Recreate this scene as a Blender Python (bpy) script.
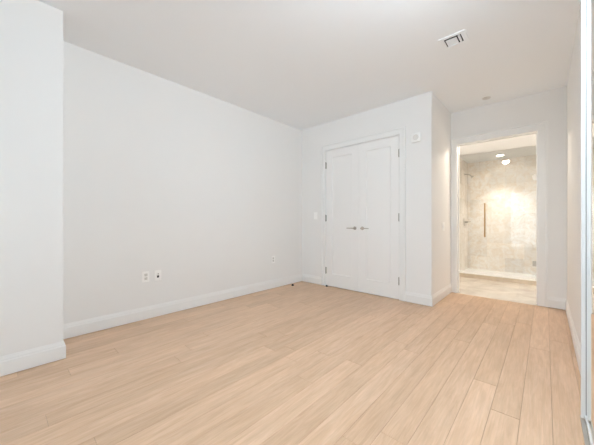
import bpy, bmesh, math, random
from mathutils import Vector, Matrix
for o in list(bpy.data.objects): bpy.data.objects.remove(o)
C = bpy.context.scene.collection
S = bpy.context.scene
PI = math.pi

# ------------------------------------------------------------ camera
F_PX, YAW = 271.886, 0.7401
cd = bpy.data.cameras.new('camera'); cam = bpy.data.objects.new('camera', cd); C.objects.link(cam)
cd.sensor_width = 36; cd.lens = 36 * F_PX / 594; cd.clip_start = 0.02
cd.shift_y = -0.84 / 594
cam.location = (0, 0, 1.05); cam.rotation_euler = (PI / 2, 0, YAW)
S.camera = cam

# ------------------------------------------------------------ world, daylight, exposure
S.view_settings.view_transform = 'Standard'; S.view_settings.look = 'None'
S.view_settings.gamma = 1; S.view_settings.use_curve_mapping = False
S.view_settings.exposure = 0.51
w = bpy.data.worlds.new('sky'); S.world = w; w.use_nodes = True
w.node_tree.nodes['Background'].inputs[0].default_value = (0.75, 0.88, 1.0, 1)
w.node_tree.nodes['Background'].inputs[1].default_value = 1.7
try:
    S.cycles.max_bounces = 14; S.cycles.diffuse_bounces = 10; S.cycles.glossy_bounces = 6
    S.cycles.transmission_bounces = 10; S.cycles.sample_clamp_indirect = 6
    S.cycles.use_denoising = True
except Exception: pass

def area(name, loc, rot, sx, sy, power, col, spread=PI):
    l = bpy.data.lights.new(name, 'AREA'); l.shape = 'RECTANGLE'; l.size = sx; l.size_y = sy
    l.energy = power; l.color = col; l.spread = spread
    o = bpy.data.objects.new(name, l); C.objects.link(o); o.location = loc; o.rotation_euler = rot
    return o
def spot(name, loc, power, col, angle=150, r=0.04, blend=0.6):
    l = bpy.data.lights.new(name, 'SPOT'); l.energy = power; l.color = col
    l.spot_size = math.radians(angle); l.spot_blend = blend; l.shadow_soft_size = r
    o = bpy.data.objects.new(name, l); C.objects.link(o); o.location = loc
    return o

# dimensions (metres)
XL, XR, XS = -3.1745, 0.19, -1.039        # left wall, right wall, side of the closet
YW, YC, YB = -1.30, 3.604, 4.5426         # window wall, closet wall, bathroom wall
H, HB = 2.662, 2.34
CX, CY = -2.727, 0.331                   # corner of the pier at left
BXL, BXR, YG, YE = -1.27, 1.25, 6.10, 7.0 # bathroom: left, right, glass plane, shower end wall
YBI = YB + 0.12
WIN = [(-2.66, -1.72), (-1.05, 0.13)]     # windows behind the camera; the one near the pier added for more light
DLX, DLY = 0.05, 1.10                     # added fill lamp under the bedroom ceiling
WZ0, WZ1 = 0.03, 2.24

area('daylight', (-2.19, YW - 0.10, 1.13), (PI / 2, 0, 0), 0.94, 2.2, 2, (0.84, 0.93, 1.0))
area('daylight', (-0.46, YW - 0.10, 1.13), (PI / 2, 0, 0), 1.15, 2.2, 6, (0.84, 0.93, 1.0))

# ------------------------------------------------------------ materials
def mat(name, col, rough=0.6, metal=0.0, spec=0.5, bump=None, noise=None, coat=0):
    m = bpy.data.materials.new(name); m.use_nodes = True
    nt = m.node_tree; b = nt.nodes['Principled BSDF']
    b.inputs['Base Color'].default_value = (*col, 1); b.inputs['Roughness'].default_value = rough
    b.inputs['Metallic'].default_value = metal; b.inputs['Specular IOR Level'].default_value = spec
    if coat: b.inputs['Coat Weight'].default_value = coat
    tc = nt.nodes.new('ShaderNodeTexCoord')
    if noise:
        sc, amt = noise
        n = nt.nodes.new('ShaderNodeTexNoise'); n.inputs['Scale'].default_value = sc; n.inputs['Detail'].default_value = 3
        nt.links.new(tc.outputs['Object'], n.inputs['Vector'])
        mx = nt.nodes.new('ShaderNodeMix'); mx.data_type = 'RGBA'
        mx.inputs[6].default_value = (*[c * (1 - amt) for c in col], 1)
        mx.inputs[7].default_value = (*[min(1, c * (1 + amt)) for c in col], 1)
        nt.links.new(n.outputs['Fac'], mx.inputs[0]); nt.links.new(mx.outputs[2], b.inputs['Base Color'])
    if bump:
        sc, st = bump
        n = nt.nodes.new('ShaderNodeTexNoise'); n.inputs['Scale'].default_value = sc
        nt.links.new(tc.outputs['Object'], n.inputs['Vector'])
        bp = nt.nodes.new('ShaderNodeBump'); bp.inputs['Strength'].default_value = st; bp.inputs['Distance'].default_value = 0.001
        nt.links.new(n.outputs['Fac'], bp.inputs['Height']); nt.links.new(bp.outputs[0], b.inputs['Normal'])
    return m
def emis(name, col, st):
    m = mat(name, col); b = m.node_tree.nodes['Principled BSDF']
    b.inputs['Emission Color'].default_value = (*col, 1); b.inputs['Emission Strength'].default_value = st
    return m
M = {}
M['wall'] = mat('wall_paint', (0.84, 0.835, 0.822), 0.75, spec=0.25, bump=(350, 0.08), noise=(3, 0.006))
M['ceil'] = mat('ceiling_paint', (0.90, 0.925, 0.95), 0.85, spec=0.2, bump=(350, 0.06), noise=(3, 0.005))
M['trim'] = mat('trim_paint', (0.85, 0.85, 0.84), 0.42, spec=0.4, noise=(6, 0.005))
M['door'] = mat('door_paint', (0.865, 0.858, 0.845), 0.40, spec=0.4, noise=(6, 0.005))
M['plastic'] = mat('white_plastic', (0.95, 0.945, 0.93), 0.35, noise=(20, 0.004))
M['offwhite'] = mat('offwhite_plastic', (0.72, 0.70, 0.67), 0.45, noise=(20, 0.01))
M['dark'] = mat('dark_slot', (0.02, 0.02, 0.02), 0.6, noise=(30, 0.1))
M['grey'] = mat('grey_slot', (0.30, 0.30, 0.30), 0.6, noise=(30, 0.05))
M['black'] = mat('black_rubber', (0.012, 0.012, 0.012), 0.6, noise=(50, 0.2))
M['nickel'] = mat('satin_nickel', (0.50, 0.47, 0.43), 0.32, metal=1.0, noise=(60, 0.05))
M['hinge'] = mat('hinge_nickel', (0.36, 0.34, 0.31), 0.38, metal=1.0, noise=(60, 0.05))
M['brass'] = mat('brushed_brass', (0.42, 0.29, 0.15), 0.35, metal=1.0, noise=(60, 0.08))
M['alu'] = mat('white_aluminium', (0.74, 0.75, 0.75), 0.3, spec=0.6, noise=(20, 0.01))
M['track'] = mat('track_aluminium', (0.62, 0.60, 0.56), 0.3, metal=0.8, noise=(30, 0.03))
M['mirror'] = mat('mirror_silver', (0.90, 0.92, 0.91), 0.015, metal=1.0, noise=(2, 0.002))
M['quartz'] = mat('white_quartz', (0.95, 0.95, 0.94), 0.2, noise=(12, 0.02))
M['fill_bar'] = emis('fill_bar_diffuser', (0.78, 0.90, 1.0), 84)  # glow of the added bedroom fill lamp
M['lamp'] = emis('lamp_disc', (1.0, 0.93, 0.82), 14)
M['subfloor'] = mat('plank_gap', (0.36, 0.24, 0.15), 0.8, noise=(10, 0.1))
M['darkroom'] = mat('closet_lining', (0.45, 0.44, 0.43), 0.8, noise=(4, 0.02))

def glass_mat():
    m = bpy.data.materials.new('clear_glass'); m.use_nodes = True; nt = m.node_tree
    for n in list(nt.nodes): nt.nodes.remove(n)
    out = nt.nodes.new('ShaderNodeOutputMaterial'); mix = nt.nodes.new('ShaderNodeMixShader')
    tr = nt.nodes.new('ShaderNodeBsdfTransparent'); gl = nt.nodes.new('ShaderNodeBsdfGlossy'); fr = nt.nodes.new('ShaderNodeFresnel')
    tr.inputs[0].default_value = (0.985, 0.99, 0.985, 1); gl.inputs['Roughness'].default_value = 0.0
    fr.inputs[0].default_value = 1.5
    nt.links.new(fr.outputs[0], mix.inputs[0]); nt.links.new(tr.outputs[0], mix.inputs[1]); nt.links.new(gl.outputs[0], mix.inputs[2])
    nt.links.new(mix.outputs[0], out.inputs[0]); return m
M['glass'] = glass_mat()

def wood_mat():
    m = bpy.data.materials.new('oak_planks'); m.use_nodes = True; nt = m.node_tree; b = nt.nodes['Principled BSDF']
    N, L = nt.nodes.new, nt.links.new
    tc = N('ShaderNodeTexCoord'); at = N('ShaderNodeAttribute'); at.attribute_name = 'tone'
    sep = N('ShaderNodeSeparateColor'); L(at.outputs['Color'], sep.inputs[0])
    # shift every plank's grain
    off = N('ShaderNodeVectorMath'); off.operation = 'SCALE'; L(at.outputs['Color'], off.inputs[0]); off.inputs['Scale'].default_value = 23.0
    add = N('ShaderNodeVectorMath'); L(tc.outputs['Object'], add.inputs[0]); L(off.outputs[0], add.inputs[1])
    mp = N('ShaderNodeMapping'); L(add.outputs[0], mp.inputs[0]); mp.inputs['Scale'].default_value = (19, 2.3, 1)
    n1 = N('ShaderNodeTexNoise'); n1.inputs['Scale'].default_value = 1.6; n1.inputs['Detail'].default_value = 8; n1.inputs['Roughness'].default_value = 0.62
    n1.inputs['Distortion'].default_value = 0.6; L(mp.outputs[0], n1.inputs['Vector'])
    mp2 = N('ShaderNodeMapping'); L(add.outputs[0], mp2.inputs[0]); mp2.inputs['Scale'].default_value = (160, 5, 1)
    n2 = N('ShaderNodeTexNoise'); n2.inputs['Scale'].default_value = 1.0; n2.inputs['Detail'].default_value = 3; L(mp2.outputs[0], n2.inputs['Vector'])
    mp3 = N('ShaderNodeMapping'); L(add.outputs[0], mp3.inputs[0]); mp3.inputs['Scale'].default_value = (5, 1.1, 1)
    n3 = N('ShaderNodeTexNoise'); n3.inputs['Scale'].default_value = 1.0; n3.inputs['Detail'].default_value = 4; L(mp3.outputs[0], n3.inputs['Vector'])
    r1 = N('ShaderNodeValToRGB'); r1.color_ramp.elements[0].position = 0.36; r1.color_ramp.elements[1].position = 0.66
    r1.color_ramp.elements[0].color = (*GRAIN_D, 1); r1.color_ramp.elements[1].color = (*GRAIN_L, 1)
    L(n1.outputs['Fac'], r1.inputs[0])
    mx = N('ShaderNodeMix'); mx.data_type = 'RGBA'; mx.blend_type = 'MULTIPLY'; mx.inputs[0].default_value = 1
    r2 = N('ShaderNodeMapRange'); r2.inputs['From Min'].default_value = 0.3; r2.inputs['From Max'].default_value = 0.7
    r2.inputs['To Min'].default_value = 0.93; r2.inputs['To Max'].default_value = 1.05; L(n2.outputs['Fac'], r2.inputs[0])
    L(r1.outputs[0], mx.inputs[6]); L(r2.outputs[0], mx.inputs[7])
    tone = N('ShaderNodeMix'); tone.data_type = 'RGBA'
    tone.inputs[6].default_value = (0.92, 0.90, 0.88, 1); tone.inputs[7].default_value = (1.04, 1.04, 1.05, 1)
    L(sep.outputs[0], tone.inputs[0])
    mx2 = N('ShaderNodeMix'); mx2.data_type = 'RGBA'; mx2.blend_type = 'MULTIPLY'; mx2.inputs[0].default_value = 1
    L(mx.outputs[2], mx2.inputs[6]); L(tone.outputs[2], mx2.inputs[7])
    r3 = N('ShaderNodeMapRange'); r3.inputs['From Min'].default_value = 0.3; r3.inputs['From Max'].default_value = 0.7
    r3.inputs['To Min'].default_value = 0.93; r3.inputs['To Max'].default_value = 1.05; L(n3.outputs['Fac'], r3.inputs[0])
    mx3 = N('ShaderNodeMix'); mx3.data_type = 'RGBA'; mx3.blend_type = 'MULTIPLY'; mx3.inputs[0].default_value = 1
    L(mx2.outputs[2], mx3.inputs[6]); L(r3.outputs[0], mx3.inputs[7])
    L(mx3.outputs[2], b.inputs['Base Color'])
    b.inputs['Roughness'].default_value = 0.42; b.inputs['Specular IOR Level'].default_value = 0.5
    bp = N('ShaderNodeBump'); bp.inputs['Strength'].default_value = 0.12; bp.inputs['Distance'].default_value = 0.0006
    L(n2.outputs['Fac'], bp.inputs['Height']); L(bp.outputs[0], b.inputs['Normal'])
    return m
GRAIN_D, GRAIN_L = (0.61, 0.408, 0.262), (0.71, 0.50, 0.345)
M['wood'] = wood_mat()

def marble_tile(name, c1, c2, grout, tw, th, axes, rough, vein=1.6, off=0.0):
    """large polished stone tiles; axes = the two object axes that span the surface"""
    m = bpy.data.materials.new(name); m.use_nodes = True; nt = m.node_tree; b = nt.nodes['Principled BSDF']
    N, L = nt.nodes.new, nt.links.new
    tc = N('ShaderNodeTexCoord'); sx = N('ShaderNodeSeparateXYZ'); L(tc.outputs['Object'], sx.inputs[0])
    cb = N('ShaderNodeCombineXYZ'); L(sx.outputs[axes[0]], cb.inputs[0]); L(sx.outputs[axes[1]], cb.inputs[1])
    br = N('ShaderNodeTexBrick'); br.offset = off; br.inputs['Scale'].default_value = 1
    br.inputs['Brick Width'].default_value = tw; br.inputs['Row Height'].default_value = th
    br.inputs['Mortar Size'].default_value = 0.0016; br.inputs['Mortar Smooth'].default_value = 0.3
    br.inputs['Color1'].default_value = (0.90, 0.90, 0.90, 1); br.inputs['Color2'].default_value = (1.06, 1.05, 1.04, 1)
    br.inputs['Mortar'].default_value = (*grout, 1)
    L(cb.outputs[0], br.inputs['Vector'])
    n1 = N('ShaderNodeTexNoise'); n1.inputs['Scale'].default_value = vein; n1.inputs['Detail'].default_value = 9
    n1.inputs['Roughness'].default_value = 0.65; n1.inputs['Distortion'].default_value = 1.2
    L(tc.outputs['Object'], n1.inputs['Vector'])
    rp = N('ShaderNodeValToRGB'); rp.color_ramp.elements[0].position = 0.36; rp.color_ramp.elements[1].position = 0.60
    rp.color_ramp.elements[0].color = (*c1, 1); rp.color_ramp.elements[1].color = (*c2, 1)
    L(n1.outputs['Fac'], rp.inputs[0])
    mx = N('ShaderNodeMix'); mx.data_type = 'RGBA'; mx.blend_type = 'MULTIPLY'; mx.inputs[0].default_value = 1
    L(rp.outputs[0], mx.inputs[6]); L(br.outputs['Color'], mx.inputs[7]); L(mx.outputs[2], b.inputs['Base Color'])
    b.inputs['Roughness'].default_value = rough
    return m
M['tile_y'] = marble_tile('cream_marble_wall', (0.84, 0.76, 0.66), (0.93, 0.91, 0.88), (0.86, 0.84, 0.8), 0.305, 0.305, (0, 2), 0.22, 9.0)
M['tile_x'] = marble_tile('cream_marble_side', (0.84, 0.76, 0.66), (0.95, 0.91, 0.86), (0.86, 0.84, 0.8), 0.305, 0.305, (1, 2), 0.24, 9.0)
M['tile_f'] = marble_tile('grey_beige_marble_floor', (0.58, 0.52, 0.45), (0.76, 0.71, 0.64), (0.8, 0.78, 0.74), 0.61, 0.305, (0, 1), 0.16, 2.0, 0.5)
M['curb_face'] = mat('curb_stone', (0.62, 0.53, 0.42), 0.2, noise=(14, 0.15))

# ------------------------------------------------------------ helpers
def box(bm, x0, x1, y0, y1, z0, z1, bev=0.0):
    vs = [bm.verts.new((x, y, z)) for x in (x0, x1) for y in (y0, y1) for z in (z0, z1)]
    fs = [(0, 1, 3, 2), (4, 6, 7, 5), (0, 4, 5, 1), (2, 3, 7, 6), (0, 2, 6, 4), (1, 5, 7, 3)]
    faces = [bm.faces.new([vs[i] for i in f]) for f in fs]
    if bev:
        es = list({e for f in faces for e in f.edges})
        bmesh.ops.bevel(bm, geom=es, offset=bev, segments=2, affect='EDGES', profile=0.5)
def cyl(bm, p0, p1, r, seg=24, r2=None, bev=0.0):
    p0, p1 = Vector(p0), Vector(p1); d = p1 - p0
    mt = Matrix.Translation((p0 + p1) / 2) @ d.to_track_quat('Z', 'Y').to_matrix().to_4x4()
    g = bmesh.ops.create_cone(bm, cap_ends=True, segments=seg, radius1=r, radius2=r if r2 is None else r2, depth=d.length, matrix=mt)
    if bev:
        es = [e for e in {e for v in g['verts'] for e in v.link_edges} if any(len(f.verts) > 4 for f in e.link_faces)]
        bmesh.ops.bevel(bm, geom=es, offset=bev, segments=2, affect='EDGES')
def lathe(bm, prof, origin, axis, seg=32):
    """prof = list of (radius, distance along axis)"""
    q = Vector(axis).to_track_quat('Z', 'Y'); o = Vector(origin); rings = []
    for r, h in prof:
        rings.append([bm.verts.new(o + q @ Vector((r * math.cos(2*PI*k/seg), r * math.sin(2*PI*k/seg), h))) for k in range(seg)] if r > 1e-6
                     else [bm.verts.new(o + q @ Vector((0, 0, h)))])
    for a, b in zip(rings, rings[1:]):
        for k in range(seg):
            k2 = (k + 1) % seg
            if len(a) == 1 and len(b) == 1: continue
            if len(a) == 1: bm.faces.new((a[0], b[k], b[k2]))
            elif len(b) == 1: bm.faces.new((a[k], a[k2], b[0]))
            else: bm.faces.new((a[k], a[k2], b[k2], b[k]))
    if len(rings[0]) > 1: bm.faces.new(rings[0])
    if len(rings[-1]) > 1: bm.faces.new(rings[-1])
def sweep_profile(bm, prof, p0, p1, out, up=(0, 0, 1), m0=0.0, m1=0.0):
    """closed profile of (outward, upward) carried from p0 to p1; m0/m1 mitre the ends (slide per unit outward)"""
    p0, p1, out, up = Vector(p0), Vector(p1), Vector(out), Vector(up); d = (p1 - p0).normalized()
    a = [bm.verts.new(p0 + out * u + up * v - d * (m0 * u)) for u, v in prof]
    b = [bm.verts.new(p1 + out * u + up * v + d * (m1 * u)) for u, v in prof]
    n = len(prof)
    for k in range(n): bm.faces.new((a[k], a[(k+1) % n], b[(k+1) % n], b[k]))
    bm.faces.new(a[::-1]); bm.faces.new(b)
def obj(name, bm, m, parent=None, smooth=False):
    bmesh.ops.recalc_face_normals(bm, faces=bm.faces[:])
    me = bpy.data.meshes.new(name); bm.to_mesh(me); bm.free()
    if smooth:
        for p in me.polygons: p.use_smooth = True
        try: me.set_sharp_from_angle(angle=math.radians(35))
        except Exception: pass
    for mm in (m if isinstance(m, (list, tuple)) else [m]): me.materials.append(mm)
    o = bpy.data.objects.new(name, me); C.objects.link(o)
    if parent: o.parent = parent; o.matrix_parent_inverse = parent.matrix_basis.inverted()
    return o
def local(o):            # give a mesh its own origin kept in world space (for parented parts built in world coordinates)
    return o
def struct(name, bm, m, label, parent=None, smooth=False):
    o = obj(name, bm, m, parent, smooth)
    if not parent: o['kind'] = 'structure'; o['label'] = label; o['category'] = label_cat(name)
    return o
def label_cat(n): return n.split('_')[0]
def tag(o, label, cat, group=None):
    o['label'] = label; o['category'] = cat
    if group: o['group'] = group
    return o
def thing(name, label, cat, loc, group=None):
    o = bpy.data.objects.new(name, None); C.objects.link(o); o.location = loc; o.empty_display_size = 0.1
    return tag(o, label, cat, group)
B = bmesh.new

# ------------------------------------------------------------ floor
def build_floor():
    random.seed(11)
    bm = B(); lay = bm.loops.layers.color.new('tone'); lay2 = None
    box(bm, XL - 0.1, XR + 0.1, YW - 0.05, YB, -0.05, -0.0018)
    for f in bm.faces: f.material_index = 1
    pw, g = 0.1272, 0.0005
    fixed = {-1: [2.14], 0: [1.86], -9: [1.74], -14: [0.17], -18: [0.33, 2.3], -13: [1.79], -15: [0.92], -8: [3.10],
             -2: [0.3, 3.4], -3: [2.75], 1: [3.0], 2: [0.9, 3.3]}
    for k in range(-24, 4):
        x0 = -0.227 + pw * k; x1 = x0 + pw
        x0, x1 = max(x0, XL - 0.02), min(x1, XR + 0.02)
        if x1 - x0 < 0.01: continue
        js = sorted(fixed.get(k, [random.uniform(-0.4, 1.9)]))
        y = js[0]
        while y > YW: y -= random.uniform(1.3, 2.1); js.insert(0, y)
        y = js[-1]
        while y < YB: y += random.uniform(1.3, 2.1); js.append(y)
        for a, b in zip(js, js[1:]):
            a, b = max(a, YW - 0.02), min(b, YB - 0.004)
            if b - a < 0.02: continue
            t = (random.random() ** 0.8, random.random(), random.random(), 1)
            X0, X1, Y0, Y1, c = x0 + g, x1 - g, a + g, b - g, 0.0008
            tp = [bm.verts.new(p) for p in ((X0+c, Y0+c, 0), (X1-c, Y0+c, 0), (X1-c, Y1-c, 0), (X0+c, Y1-c, 0))]
            bt = [bm.verts.new(p) for p in ((X0, Y0, -0.0018), (X1, Y0, -0.0018), (X1, Y1, -0.0018), (X0, Y1, -0.0018))]
            fs = [bm.faces.new(tp)] + [bm.faces.new((bt[i], bt[(i+1) % 4], tp[(i+1) % 4], tp[i])) for i in range(4)]
            for f in fs:
                for l in f.loops: l[lay] = t
    me = bpy.data.meshes.new('floor'); bm.to_mesh(me); bm.free()
    me.materials.append(M['wood']); me.materials.append(M['subfloor'])
    o = bpy.data.objects.new('floor', me); C.objects.link(o)
    o['kind'] = 'structure'; o['label'] = 'pale oak plank floor of the bedroom'; o['category'] = 'floor'
build_floor()
bm = B(); box(bm, BXL - 0.1, BXR + 0.1, YB, YG - 0.06, -0.05, -0.001)
struct('floor_bathroom', bm, M['tile_f'], 'grey beige marble tile floor of the bathroom')

# ------------------------------------------------------------ ceilings
VX0, VX1, VY0, VY1 = -0.668, -0.532, 2.655, 2.790          # opening above the air vent
bm = B()
ct = 0.12
for a in ((XL - 0.1, VX0, YW - 0.05, YB + 0.1), (VX1, XR + 0.1, YW - 0.05, YB + 0.1), (VX0, VX1, YW - 0.05, VY0), (VX0, VX1, VY1, YB + 0.1)):
    box(bm, *a, H, H + ct)
struct('ceiling', bm, M['ceil'], 'flat white ceiling of the bedroom')
LX, LY = -0.645, 6.56                                       # recessed shower light
bm = B(); box(bm, BXL - 0.1, BXR + 0.1, YBI, YE + 0.1, HB, HB + 0.1)
struct('ceiling_bathroom', bm, M['ceil'], 'lower white ceiling of the bathroom and shower')

# ------------------------------------------------------------ walls
T = 0.12
bm = B(); box(bm, XL - T, XL, YW - T, YB + T, 0, H)
struct('wall_left', bm, M['wall'], 'long blank white wall at left')
bm = B(); box(bm, XL, CX, YW, CY, 0, H, 0.003)
struct('wall_pier', bm, M['wall'], 'white wall pier projecting at the far left of the photo')
# closet wall with the door opening
DX0, DX1, DZ = -2.666, -1.423, 2.222
bm = B()
box(bm, XL, DX0, YC, YC + T, 0, H); box(bm, DX1, XS, YC, YC + T, 0, H); box(bm, DX0, DX1, YC, YC + T, DZ, H)
struct('wall_closet', bm, M['wall'], 'white wall around the double closet doors')
bm = B(); box(bm, XS - T, XS, YC + T, YB, 0, H)
struct('wall_closet_side', bm, M['wall'], 'short white return wall between the closet and the bathroom wall')
# bathroom wall with the doorway
OX0, OX1, OZ = -0.958, -0.073, 2.180
bm = B()
box(bm, XL, OX0 - 0.018, YB, YBI, 0, H); box(bm, OX1 + 0.018, BXR + 0.1, YB, YBI, 0, H); box(bm, OX0 - 0.018, OX1 + 0.018, YB, YBI, OZ + 0.018, H)
struct('wall_bathroom', bm, M['wall'], 'white wall around the bathroom doorway')
bm = B(); box(bm, XR, XR + T, YW - T, YB, 0, H)
struct('wall_right', bm, M['wall'], 'white wall at the right edge beside the mirrored doors')
bm = B()
xs = [XL] + [v for w_ in WIN for v in w_] + [XR]
for i in range(0, len(xs), 2): box(bm, xs[i], xs[i+1], YW - T, YW, 0, H)
for a, b in WIN: box(bm, a, b, YW - T, YW, 0, WZ0); box(bm, a, b, YW - T, YW, WZ1, H)
struct('wall_window', bm, M['wall'], 'white wall with two tall windows behind the camera')
for i, (a, b) in enumerate(WIN):
    bm = B(); y0, y1, fw = YW - 0.09, YW - 0.04, 0.045
    box(bm, a, a + fw, y0, y1, WZ0, WZ1); box(bm, b - fw, b, y0, y1, WZ0, WZ1)
    box(bm, a + fw, b - fw, y0, y1, WZ0, WZ0 + fw); box(bm, a + fw, b - fw, y0, y1, WZ1 - fw, WZ1)
    wd = struct('window_%d' % (i + 1), bm, M['alu'], ('added tall white framed window near the pier' if i == 0 else 'tall white framed window near the mirrored doors') + ' behind the camera')
    bm = B(); box(bm, a + fw, b - fw, YW - 0.068, YW - 0.062, WZ0 + fw, WZ1 - fw)
    obj('pane', bm, M['glass'], wd)

# bathroom shell
bm = B(); box(bm, BXL - T, BXL, YBI, YG - 0.06, 0, HB + 0.1)
struct('wall_bathroom_left', bm, M['wall'], 'white bathroom wall hidden left of the doorway')
bm = B(); box(bm, BXL - T, BXL, YG - 0.06, YE, 0, HB)
struct('wall_shower_left', bm, M['tile_x'], 'cream marble side wall inside the shower')
bm = B(); box(bm, BXL - T, BXR + T, YE, YE + T, 0, HB)
struct('wall_shower_back', bm, M['tile_y'], 'cream marble tiled end wall of the shower')
bm = B(); box(bm, BXR, BXR + T, YBI, YE, 0, HB + 0.1)
struct('wall_bathroom_right', bm, M['wall'], 'white bathroom wall hidden right of the doorway')
bm = B(); box(bm, BXL, BXR, YG - 0.06, YE, -0.05, 0.018)
struct('floor_shower', bm, M['quartz'], 'white shower floor behind the glass')
# ------------------------------------------------------------ baseboards
BB = [(0, 0.0045), (0.014, 0.0045), (0.014, 0.098), (0.0125, 0.102), (0.0095, 0.104), (0.0095, 0.112), (0.0075, 0.120), (0.005, 0.128), (0.004, 0.134), (0, 0.134)]
def base(name, label, segs):
    bm = B()
    for s in segs: sweep_profile(bm, BB, *s[:3], m0=s[3], m1=s[4])
    struct(name, bm, M['trim'], label)
base('baseboard_left', 'white baseboard along the long left wall', [((XL, CY + 0.014, 0), (XL, YC - 0.0, 0), (1, 0, 0), 0, -1)])
base('baseboard_pier', 'white baseboard wrapping the wall pier', [((CX, YW, 0), (CX, CY, 0), (1, 0, 0), 0, 1), ((CX, CY, 0), (XL, CY, 0), (0, 1, 0), 1, 0)])
CW = 0.086
base('baseboard_closet', 'white baseboard either side of the closet doors', [
    ((XL, YC, 0), (DX0 + 0.02 - CW, YC, 0), (0, -1, 0), -1, 0), ((DX1 - 0.02 + CW, YC, 0), (XS, YC, 0), (0, -1, 0), 0, 1),
    ])
base('baseboard_closet_side', 'white baseboard on the short return wall', [((XS, YC, 0), (XS, YB, 0), (1, 0, 0), 1, -1)])
base('baseboard_bathroom_wall', 'white baseboard right of the bathroom doorway', [((OX1 + 0.098, YB, 0), (XR, YB, 0), (0, -1, 0), 0, -1)])
base('baseboard_right', 'white baseboard along the right wall', [((XR, YB, 0), (XR, 2.115, 0), (-1, 0, 0), -1, 0)])

# ------------------------------------------------------------ casings and jambs
def casing(name, label, x0, x1, zt, wl, wr, wt, y):
    """mitred door casing: x0,x1,zt are the inner edges"""
    bm = B()
    def prof(wd): return [(0, 0), (0.012, 0), (0.0155, 0.004), (0.0155, wd - 0.026), (0.012, wd - 0.024), (0.012, wd - 0.020), (0.024, wd - 0.018), (0.024, wd - 0.002), (0.022, wd), (0, wd)]
    def leg(x, sx, wd):
        pts = prof(wd); a = []; b = []
        for u, v in pts:
            a.append(bm.verts.new((x + sx * v, y - u, 0.004))); b.append(bm.verts.new((x + sx * v, y - u, zt + v * wt / wd)))
        n = len(pts)
        for k in range(n): bm.faces.new((a[k], a[(k+1) % n], b[(k+1) % n], b[k]))
        bm.faces.new(a[::-1]); bm.faces.new(b)
    leg(x0, -1, wl); leg(x1, 1, wr)
    a = []; b = []; pts = prof(wt)
    for u, v in pts:
        a.append(bm.verts.new((x0 - v * wl / wt, y - u, zt + v))); b.append(bm.verts.new((x1 + v * wr / wt, y - u, zt + v)))
    n = len(pts)
    for k in range(n): bm.faces.new((a[k], a[(k+1) % n], b[(k+1) % n], b[k]))
    bm.faces.new(a[::-1]); bm.faces.new(b)
    struct(name, bm, M['trim'], label)
casing('trim_closet_casing', 'white moulded casing around the double closet doors', DX0 + 0.012, DX1 - 0.012, DZ - 0.010, CW - 0.008, CW - 0.008, 0.090, YC)
casing('trim_bathroom_casing', 'white moulded casing around the bathroom doorway', OX0, OX1, OZ, 0.080, 0.098, 0.105, YB)
def jamb(name, label, x0, x1, zt, y0, y1, th):
    bm = B()
    box(bm, x0 - th, x0, y0, y1, 0.0, zt + th); box(bm, x1, x1 + th, y0, y1, 0.0, zt + th); box(bm, x0, x1, y0, y1, zt, zt + th)
    return bm
bm = jamb('', '', OX0, OX1, OZ, YB - 0.001, YBI + 0.001, 0.018)
# door stop moulding inside the jamb
box(bm, OX0, OX0 + 0.011, YB + 0.055, YB + 0.09, 0, OZ); box(bm, OX1 - 0.011, OX1, YB + 0.055, YB + 0.09, 0, OZ); box(bm, OX0 + 0.011, OX1 - 0.011, YB + 0.055, YB + 0.09, OZ - 0.011, OZ)
struct('trim_bathroom_jamb', bm, M['trim'], 'white jamb lining the bathroom doorway')
JX0, JX1, JZ = -2.650, -1.439, 2.206
bm = jamb('', '', JX0, JX1, JZ, YC - 0.001, YC + T, 0.016)
box(bm, JX0, JX0 + 0.012, YC + 0.042, YC + 0.07, 0, JZ); box(bm, JX1 - 0.012, JX1, YC + 0.042, YC + 0.07, 0, JZ); box(bm, JX0 + 0.012, JX1 - 0.012, YC + 0.042, YC + 0.07, JZ - 0.012, JZ)
struct('trim_closet_jamb', bm, M['trim'], 'white jamb lining the closet opening')
# dim closet interior
bm = B(); box(bm, XL, XS - T, YB - 0.03, YB, 0, H)
struct('wall_closet_back', bm, M['darkroom'], 'back wall inside the closed closet')

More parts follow.
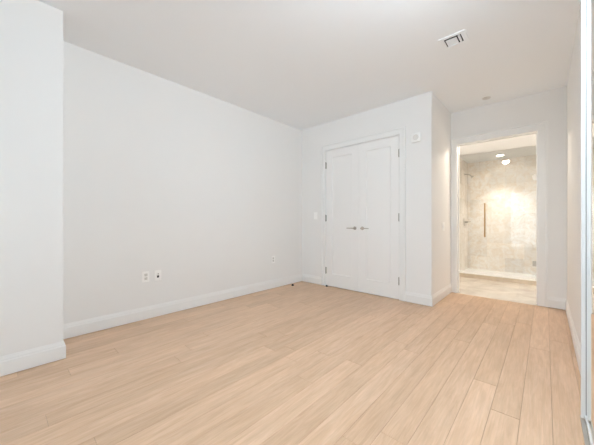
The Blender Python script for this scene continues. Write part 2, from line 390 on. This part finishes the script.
# ------------------------------------------------------------ closet doors
def leaf(name, label, x0, x1, hinge_side):
    y0, y1, z0, z1 = YC + 0.003, YC + 0.038, 0.008, JZ - 0.004
    st, top, bot, rec = 0.118, 0.118, 0.20, 0.009
    bm = B()
    box(bm, x0, x0 + st, y0, y1, z0, z1); box(bm, x1 - st, x1, y0, y1, z0, z1)
    box(bm, x0 + st, x1 - st, y0, y1, z1 - top, z1); box(bm, x0 + st, x1 - st, y0, y1, z0, z0 + bot)
    d = struct(name, bm, M['door'], label)
    # recessed flat panel with a sloped sticking
    a, b, c, e = x0 + st, x1 - st, z0 + bot, z1 - top
    bm = B(); k = 0.010
    box(bm, a, b, y0 + rec + 0.001, y1 - 0.004, c, e)
    o_ = [(a, y0, c), (b, y0, c), (b, y0, e), (a, y0, e)]; i_ = [(a + k, y0 + rec, c + k), (b - k, y0 + rec, c + k), (b - k, y0 + rec, e - k), (a + k, y0 + rec, e - k)]
    vo = [bm.verts.new(p) for p in o_]; vi = [bm.verts.new(p) for p in i_]
    for q in range(4): bm.faces.new((vo[q], vo[(q+1) % 4], vi[(q+1) % 4], vi[q]))
    bm.faces.new(vi)
    obj('panel', bm, M['door'], d)
    hx = x0 - 0.002 if hinge_side < 0 else x1 + 0.002
    for z in (0.256, 1.108, 1.966):
        bm = B(); cyl(bm, (hx, YC - 0.008, z - 0.05), (hx, YC - 0.008, z + 0.05), 0.0075, 14)
        cyl(bm, (hx, YC - 0.008, z + 0.05), (hx, YC - 0.008, z + 0.056), 0.0075, 14, 0.003)
        cyl(bm, (hx, YC - 0.008, z - 0.056), (hx, YC - 0.008, z - 0.05), 0.003, 14, 0.0075)
        for q in (-0.03, -0.01, 0.01, 0.03): cyl(bm, (hx, YC - 0.008, z + q - 0.0006), (hx, YC - 0.008, z + q + 0.0006), 0.0082, 14)
        box(bm, hx - 0.0015, hx + 0.0015, YC - 0.008, YC + 0.03, z - 0.05, z + 0.05)
        box(bm, hx - 0.010, hx + 0.010, YC - 0.006, YC + 0.0025, z - 0.05, z + 0.05, 0.0008)
        obj('hinge', bm, M['hinge'], d, True)
    # lever handle
    s = -hinge_side; rx = (x1 - 0.067) if s > 0 else (x0 + 0.057); hz = 0.952
    hd = B(); lathe(hd, [(0, 0.010), (0.022, 0.010), (0.026, 0.007), (0.026, 0.0)], (rx, y0, hz), (0, -1, 0))
    handle = obj('lever_handle', hd, M['nickel'], d, True)
    bm = B(); cyl(bm, (rx, y0, hz), (rx, y0 - 0.048, hz), 0.009, 20)
    cyl(bm, (rx, y0 - 0.038, hz), (rx, y0 - 0.056, hz), 0.0115, 20, bev=0.002)
    obj('neck', bm, M['nickel'], handle, True)
    bm = B(); t = -s; y = y0 - 0.048
    for i in range(10):
        pass
    secs = []
    for i in range(12):
        f = i / 11; x = rx + t * 0.118 * f; hh = 0.0085 - 0.002 * f; dd = 0.006 - 0.001 * f; yy = y + 0.006 * f * f
        secs.append([bm.verts.new((x, yy + dd * math.cos(2*PI*k/12), hz + hh * math.sin(2*PI*k/12))) for k in range(12)])
    for p, q in zip(secs, secs[1:]):
        for k in range(12): bm.faces.new((p[k], p[(k+1) % 12], q[(k+1) % 12], q[k]))
    bm.faces.new(secs[0]); bm.faces.new(secs[-1])
    obj('lever', bm, M['nickel'], handle, True)
    return d
leaf('door_1', 'left leaf of the white double closet doors', JX0 + 0.004, -2.0475, -1)
leaf('door_2', 'right leaf of the white double closet doors', -2.0445, JX1 - 0.004, 1)

# ------------------------------------------------------------ wall plates; built in a local frame: u across, n out of the wall, z up
def plate_thing(name, label, cat, origin, udir, ndir, builder, group=None):
    t = thing(name, label, cat, (0, 0, 0), group)
    builder(t)
    u, n = Vector(udir), Vector(ndir)
    rot = Matrix((u, n, Vector((0, 0, 1)))).transposed().to_4x4()
    t.matrix_world = Matrix.Translation(origin) @ rot
    return t
def duplex(t):
    bm = B(); box(bm, -0.035, 0.035, 0.0002, 0.006, -0.057, 0.057, 0.0018); obj('faceplate', bm, M['plastic'], t)
    for z in (-0.0195, 0.0195):
        bm = B(); box(bm, -0.0165, 0.0165, 0.004, 0.0085, z - 0.0145, z + 0.0145, 0.002)
        s = obj('socket', bm, M['offwhite'], t)
        bm = B()
        box(bm, -0.0085, -0.0055, 0.008, 0.0089, z - 0.003, z + 0.007); box(bm, 0.0055, 0.0085, 0.008, 0.0089, z - 0.003, z + 0.007)
        cyl(bm, (0, 0.008, z - 0.008), (0, 0.0089, z - 0.008), 0.003, 10)
        obj('slot', bm, M['grey'], s)
    bm = B(); cyl(bm, (0, 0.005, 0), (0, 0.0072, 0), 0.003, 12); obj('screw', bm, M['nickel'], t)
def jack(t):
    bm = B(); box(bm, -0.035, 0.035, 0.0002, 0.006, -0.057, 0.057, 0.0018); obj('faceplate', bm, M['plastic'], t)
    bm = B(); box(bm, -0.011, 0.011, 0.005, 0.008, -0.024, 0.0, 0.001); obj('jack', bm, M['dark'], t)
    bm = B(); cyl(bm, (0, 0.005, 0.017), (0, 0.016, 0.017), 0.0055, 14); obj('coax_connector', bm, M['hinge'], t)
def switch(n):
    def f(t):
        wd = 0.035 + 0.023 * (n - 1)
        bm = B(); box(bm, -wd, wd, 0.0002, 0.007, -0.059, 0.059, 0.002); obj('faceplate', bm, M['plastic'], t)
        for i in range(n):
            x = (i - (n - 1) / 2) * 0.046
            bm = B(); box(bm, x - 0.016, x + 0.016, 0.005, 0.0105, -0.033, 0.033, 0.002)
            bmesh.ops.rotate(bm, cent=(x, 0.008, 0), matrix=Matrix.Rotation(math.radians(3), 3, 'X'), verts=bm.verts)
            obj('rocker', bm, M['plastic'], t)
    return f
plate_thing('power_outlet', 'white duplex power outlet low on the left wall beside the jack plate', 'outlet', (XL, 1.062, 0.458), (0, 1, 0), (1, 0, 0), duplex, 'power outlets on the left wall')
plate_thing('jack_plate', 'white wall plate with a dark cable jack low on the left wall', 'wall plate', (XL, 1.186, 0.455), (0, 1, 0), (1, 0, 0), jack)
plate_thing('power_outlet', 'white duplex power outlet low on the left wall near the room corner', 'outlet', (XL, 2.915, 0.453), (0, 1, 0), (1, 0, 0), duplex, 'power outlets on the left wall')
plate_thing('light_switch', 'single white rocker switch on the wall left of the closet doors', 'switch', (-2.862, YC, 1.150), (-1, 0, 0), (0, -1, 0), switch(1))
plate_thing('light_switch', 'white rocker switch plate on the short return wall beside the bathroom doorway', 'switch', (XS, 4.12, 0.985), (0, 1, 0), (1, 0, 0), switch(2))
def alarm(t):
    bm = B(); box(bm, -0.058, 0.058, 0.0002, 0.030, -0.058, 0.058, 0.012); obj('housing', bm, M['plastic'], t, True)
    bm = B(); lathe(bm, [(0.036, 0.0), (0.036, 0.0032), (0.033, 0.0042), (0.030, 0.0020), (0.022, 0.0016), (0.0, 0.0016)], (0, 0.0285, 0), (0, 1, 0)); obj('sounder_grille', bm, M['offwhite'], t, True)
plate_thing('wall_alarm', 'square white alarm with a round grille high beside the closet doors', 'alarm', (-1.219, YC, 2.125), (-1, 0, 0), (0, -1, 0), alarm)

# ------------------------------------------------------------ ceiling vent
vt = thing('air_vent', 'small square white air vent with black gaps in the ceiling', 'vent', (-0.6, 2.722, H))
bm = B(); fx0, fx1, fy0, fy1 = -0.704, -0.497, 2.628, 2.816
z0, z1 = H - 0.007, H - 0.0002
for a in ((fx0, VX0 + 0.002, fy0, fy1), (VX1 - 0.002, fx1, fy0, fy1), (VX0 + 0.002, VX1 - 0.002, fy0, VY0 + 0.002), (VX0 + 0.002, VX1 - 0.002, VY1 - 0.002, fy1)):
    box(bm, *a, z0, z1)
obj('frame', bm, M['ceil'], vt)
bm = B(); e = 0.001
box(bm, VX0 + e, VX1 - e, VY0 + e, VY1 - e, H + 0.09, H + 0.095)
box(bm, VX0 + e, VX0 + 0.003, VY0 + e, VY1 - e, H, H + 0.09); box(bm, VX1 - 0.003, VX1 - e, VY0 + e, VY1 - e, H, H + 0.09)
box(bm, VX0 + 0.003, VX1 - 0.003, VY0 + e, VY0 + 0.003, H, H + 0.09); box(bm, VX0 + 0.003, VX1 - 0.003, VY1 - 0.003, VY1 - e, H, H + 0.09)
obj('duct_box', bm, M['dark'], vt)
bm = B(); box(bm, VX0 + 0.010, VX1 - 0.040, VY0 + 0.030, VY1 - 0.006, H - 0.004, H + 0.0, 0.001)
obj('deflector', bm, M['ceil'], vt)
bm = B(); box(bm, VX1 - 0.030, VX1 - 0.014, VY0 + 0.022, VY1 - 0.006, H - 0.004, H + 0.012, 0.001)
obj('louver', bm, M['ceil'], vt)

# ------------------------------------------------------------ unseen bar lamp added above the camera's view to brighten the bedroom
dl = thing('fill_bar_lamp', 'added slim white bar fill lamp hanging from the bedroom ceiling along the mirrored doors', 'ceiling light', (DLX, DLY, H))
bm = B(); box(bm, DLX - 0.03, DLX + 0.03, DLY - 0.15, DLY + 0.15, H - 0.025, H, 0.004); obj('canopy', bm, M['plastic'], dl)
for q in (-0.12, 0.12):
    bm = B(); cyl(bm, (DLX, DLY + q, H - 0.024), (DLX, DLY + q, H - 0.222), 0.002, 10); obj('wire', bm, M['alu'], dl, True)
bm = B(); cyl(bm, (DLX, DLY - 0.55, H - 0.255), (DLX, DLY + 0.55, H - 0.255), 0.034, 24, bev=0.006); obj('diffuser_tube', bm, M['fill_bar'], dl, True)
for q in (-1, 1):
    bm = B(); cyl(bm, (DLX, DLY + q * 0.551, H - 0.255), (DLX, DLY + q * 0.566, H - 0.255), 0.036, 24, bev=0.003); obj('end_cap', bm, M['alu'], dl, True)

# ------------------------------------------------------------ sprinkler cover
bm = B(); lathe(bm, [(0.0, 0.012), (0.034, 0.012), (0.040, 0.009), (0.041, 0.006), (0.034, 0.006), (0.034, 0.003), (0.047, 0.002), (0.047, 0.0)], (-0.567, 4.282, H), (0, 0, -1))
tag(obj('sprinkler_cover', bm, M['offwhite'], None, True), 'small round off-white sprinkler cover on the ceiling before the bathroom doorway', 'sprinkler')

# ------------------------------------------------------------ floor door stops
def stopper(x, y, label, r=0.021):
    t = thing('door_stop', label, 'door stop', (x, y, 0), 'black door stops on the floor')
    bm = B(); lathe(bm, [(r, 0.0), (r, 0.008), (r * 0.9, 0.016), (r * 0.62, 0.023), (0, 0.026)], (x, y, 0), (0, 0, 1), 20)
    obj('rubber_dome', bm, M['black'], t, True)
    bm = B(); lathe(bm, [(r * 1.15, 0.0), (r * 1.15, 0.003), (r * 1.0, 0.004), (r * 0.9, 0.004)], (x, y, 0), (0, 0, 1), 20)
    obj('base_ring', bm, M['hinge'], t, True)
stopper(-3.062, 3.250, 'small black dome door stop on the floor beside the left wall')
stopper(-2.612, 3.572, 'small black dome door stop at the foot of the left closet door', 0.017)

# ------------------------------------------------------------ mirrored sliding doors
MX, FX = 0.158, 0.1395
def mirror_door(label, y0, y1, gx):
    t = thing('sliding_mirror_door', label, 'mirror door', (gx, (y0 + y1) / 2, 0.012), 'mirrored sliding doors of the right wall')
    zt = H - 0.045
    bm = B(); box(bm, gx, gx + 0.006, y0 + 0.022, y1 - 0.022, 0.034, zt - 0.02); obj('mirror_glass', bm, M['mirror'], t)
    fx0 = gx - (MX - FX) if gx == MX else gx - 0.004
    for a, b, in ((y0, y0 + 0.024), (y1 - 0.024, y1)):
        bm = B(); x0 = fx0 if (gx == MX and b == y1) else gx - 0.006
        box(bm, x0, gx + 0.0105, a, b, 0.014, zt, 0.002); obj('stile', bm, M['alu'], t)
    bm = B(); box(bm, gx - 0.0018, gx + 0.004, y1 - 0.029, y1 - 0.0235, 0.034, zt - 0.02); obj('gasket', bm, M['grey'], t)
    bm = B(); box(bm, gx - 0.004, gx + 0.0105, y0 + 0.024, y1 - 0.024, 0.014, 0.036, 0.001); obj('rail', bm, M['alu'], t)
    bm = B(); box(bm, gx - 0.004, gx + 0.0105, y0 + 0.024, y1 - 0.024, zt - 0.024, zt, 0.001); obj('rail', bm, M['alu'], t)
mirror_door('far floor to ceiling mirrored sliding door with white metal frame at the right edge', 1.02, 2.098, MX)
mirror_door('near floor to ceiling mirrored sliding door overlapping behind the far one', -0.08, 1.04, MX + 0.0180)
mirror_door('added mirrored sliding door nearest the windows behind the camera', -1.20, -0.10, MX)  # unseen panel added to bounce window light onto the left wall
bm = B()
prof = [(0, 0.0005), (0.052, 0.0005), (0.052, 0.012), (0.048, 0.012), (0.048, 0.005), (0.028, 0.005), (0.028, 0.012), (0.024, 0.012), (0.024, 0.005), (0.004, 0.005), (0.004, 0.012), (0, 0.012)]
sweep_profile(bm, prof, (XR - 0.0005, -1.25, 0), (XR - 0.0005, 2.105, 0), (-1, 0, 0))
tag(obj('floor_track', bm, M['track']), 'metal floor track under the mirrored sliding doors', 'track')
bm = B()
sweep_profile(bm, [(0, 0), (0.056, 0), (0.056, -0.042), (0.052, -0.042), (0.052, -0.004), (0.004, -0.004), (0.004, -0.042), (0, -0.042)], (XR, -1.25, H - 0.0005), (XR, 2.105, H - 0.0005), (-1, 0, 0))
tag(obj('ceiling_track', bm, M['alu']), 'white metal ceiling track above the mirrored sliding doors', 'track')

# ------------------------------------------------------------ shower
bm = B(); box(bm, BXL, BXR, YG - 0.15, YG - 0.0605, -0.0005, 0.070); box(bm, BXL, BXR, YG - 0.0605, YG + 0.045, 0.0185, 0.070)
cu = struct('trim_shower_curb', bm, M['curb_face'], 'low stone curb in front of the shower glass')
bm = B(); box(bm, BXL, BXR, YG - 0.155, YG + 0.05, 0.070, 0.090, 0.002); obj('curb_cap', bm, M['quartz'], cu)
SX = -0.912                                              # joint between fixed panel and door
DXR = -0.105
bm = B(); box(bm, BXL + 0.002, SX - 0.002, YG - 0.005, YG + 0.005, 0.0905, HB - 0.001)
fp = tag(obj('glass_panel', bm, M['glass']), 'fixed clear glass panel left of the shower door', 'glass panel', 'fixed glass panels of the shower')
bm = B(); box(bm, DXR + 0.004, BXR - 0.002, YG - 0.005, YG + 0.005, 0.0905, HB - 0.001)
tag(obj('glass_panel', bm, M['glass']), 'fixed clear glass panel at the hinged right side of the shower door', 'glass panel', 'fixed glass panels of the shower')
sd = thing('shower_door', 'clear glass shower door with a long brass pull', 'shower door', ((SX + DXR) / 2, YG, 0.092))
bm = B(); box(bm, SX + 0.002, DXR, YG - 0.005, YG + 0.005, 0.100, HB - 0.006); obj('glass', bm, M['glass'], sd)
def pull(y_, s):
    bm = B(); hx = -0.826
    cyl(bm, (hx, y_, 0.762), (hx, y_, 1.392), 0.0125, 20, bev=0.002)
    for z in (0.82, 1.335): cyl(bm, (hx, YG + s * 0.0052, z), (hx, y_, z), 0.008, 14)
    obj('pull_handle', bm, M['brass'], sd, True)
pull(YG - 0.055, -1)
for z in (0.34, 1.80):
    bm = B(); box(bm, DXR - 0.055, DXR + 0.05, YG - 0.013, YG - 0.0052, z - 0.045, z + 0.045, 0.002); box(bm, DXR - 0.055, DXR + 0.05, YG + 0.0052, YG + 0.013, z - 0.045, z + 0.045, 0.002)
    obj('hinge', bm, M['nickel'], sd)
# valve and shower head on the left shower wall
sv = thing('shower_valve', 'round nickel shower valve with a lever on the marble side wall', 'shower valve', (BXL, 6.66, 1.045))
bm = B(); lathe(bm, [(0.085, 0.0), (0.085, 0.004), (0.070, 0.009), (0.0, 0.010)], (BXL, 6.66, 1.045), (1, 0, 0)); obj('escutcheon', bm, M['nickel'], sv, True)
bm = B(); cyl(bm, (BXL + 0.008, 6.66, 1.045), (BXL + 0.07, 6.66, 1.045), 0.022, 20, bev=0.003); obj('hub', bm, M['nickel'], sv, True)
bm = B(); cyl(bm, (BXL + 0.06, 6.66, 1.045), (BXL + 0.13, 6.60, 1.050), 0.008, 14, 0.006); obj('lever', bm, M['nickel'], sv, True)
sh = thing('shower_sprayer', 'small nickel shower sprayer high on the marble side wall', 'shower head', (BXL, 6.66, 2.06))
bm = B(); lathe(bm, [(0.03, 0), (0.03, 0.004), (0.0, 0.008)], (BXL, 6.66, 2.06), (1, 0, 0)); obj('flange', bm, M['nickel'], sh, True)
bm = B(); cyl(bm, (BXL + 0.004, 6.66, 2.06), (BXL + 0.08, 6.66, 2.045), 0.009, 14); cyl(bm, (BXL + 0.08, 6.66, 2.045), (BXL + 0.13, 6.66, 2.00), 0.009, 14); obj('arm', bm, M['nickel'], sh, True)
bm = B(); lathe(bm, [(0.010, 0), (0.014, 0.015), (0.032, 0.035), (0.032, 0.043), (0, 0.045)], (BXL + 0.125, 6.66, 2.005), (0.7, 0, -0.7)); obj('spray_face', bm, M['nickel'], sh, True)

# ------------------------------------------------------------ recessed lights of the bathroom
def downlight(x, y, label, power, r=0.058, ang=150, col=(1.0, 0.89, 0.76), blend=0.6, rad=0.05):
    t = thing('recessed_light', label, 'ceiling light', (x, y, HB), 'recessed lights of the bathroom ceiling')
    bm = B(); lathe(bm, [(r + 0.018, 0.0), (r + 0.018, 0.003), (r + 0.004, 0.006), (r, 0.005), (r, 0.0)], (x, y, HB), (0, 0, -1)); obj('trim_ring', bm, M['ceil'], t, True)
    bm = B(); lathe(bm, [(r, 0.0), (r, 0.0035), (0, 0.0035)], (x, y, HB), (0, 0, -1)); obj('lens', bm, M['lamp'], t, True)
    spot('shower_lamp', (x, y, HB - 0.02), power, col, ang, rad, blend)
downlight(LX, LY, 'bright round recessed light in the shower ceiling', 74, ang=84, col=(1.0, 0.93, 0.84), blend=0.9)
downlight(-0.62, 5.00, 'round recessed light of the bathroom ceiling just behind the doorway head', 36, ang=172, col=(1.0, 0.87, 0.73), blend=0.3, rad=0.06)

# ------------------------------------------------------------ unseen tube light added on the right bathroom wall, softens the doorway light
M['tube'] = emis('fill_tube', (1.0, 0.86, 0.71), 50)  # glow of the added bathroom fill light
vl = thing('fill_tube_light', 'added horizontal tube light on the right bathroom wall', 'added wall light', (BXR, 5.62, 1.70))
bm = B(); box(bm, BXR - 0.02, BXR - 0.0002, 5.32, 5.92, 1.67, 1.73, 0.003); obj('backplate', bm, M['nickel'], vl)
bm = B(); cyl(bm, (BXR - 0.065, 5.23, 1.70), (BXR - 0.065, 6.01, 1.70), 0.028, 20, bev=0.004); obj('tube', bm, M['tube'], vl, True)
for y in (5.4, 5.84):
    bm = B(); cyl(bm, (BXR - 0.018, y, 1.70), (BXR - 0.040, y, 1.70), 0.010, 12); obj('arm', bm, M['nickel'], vl, True)
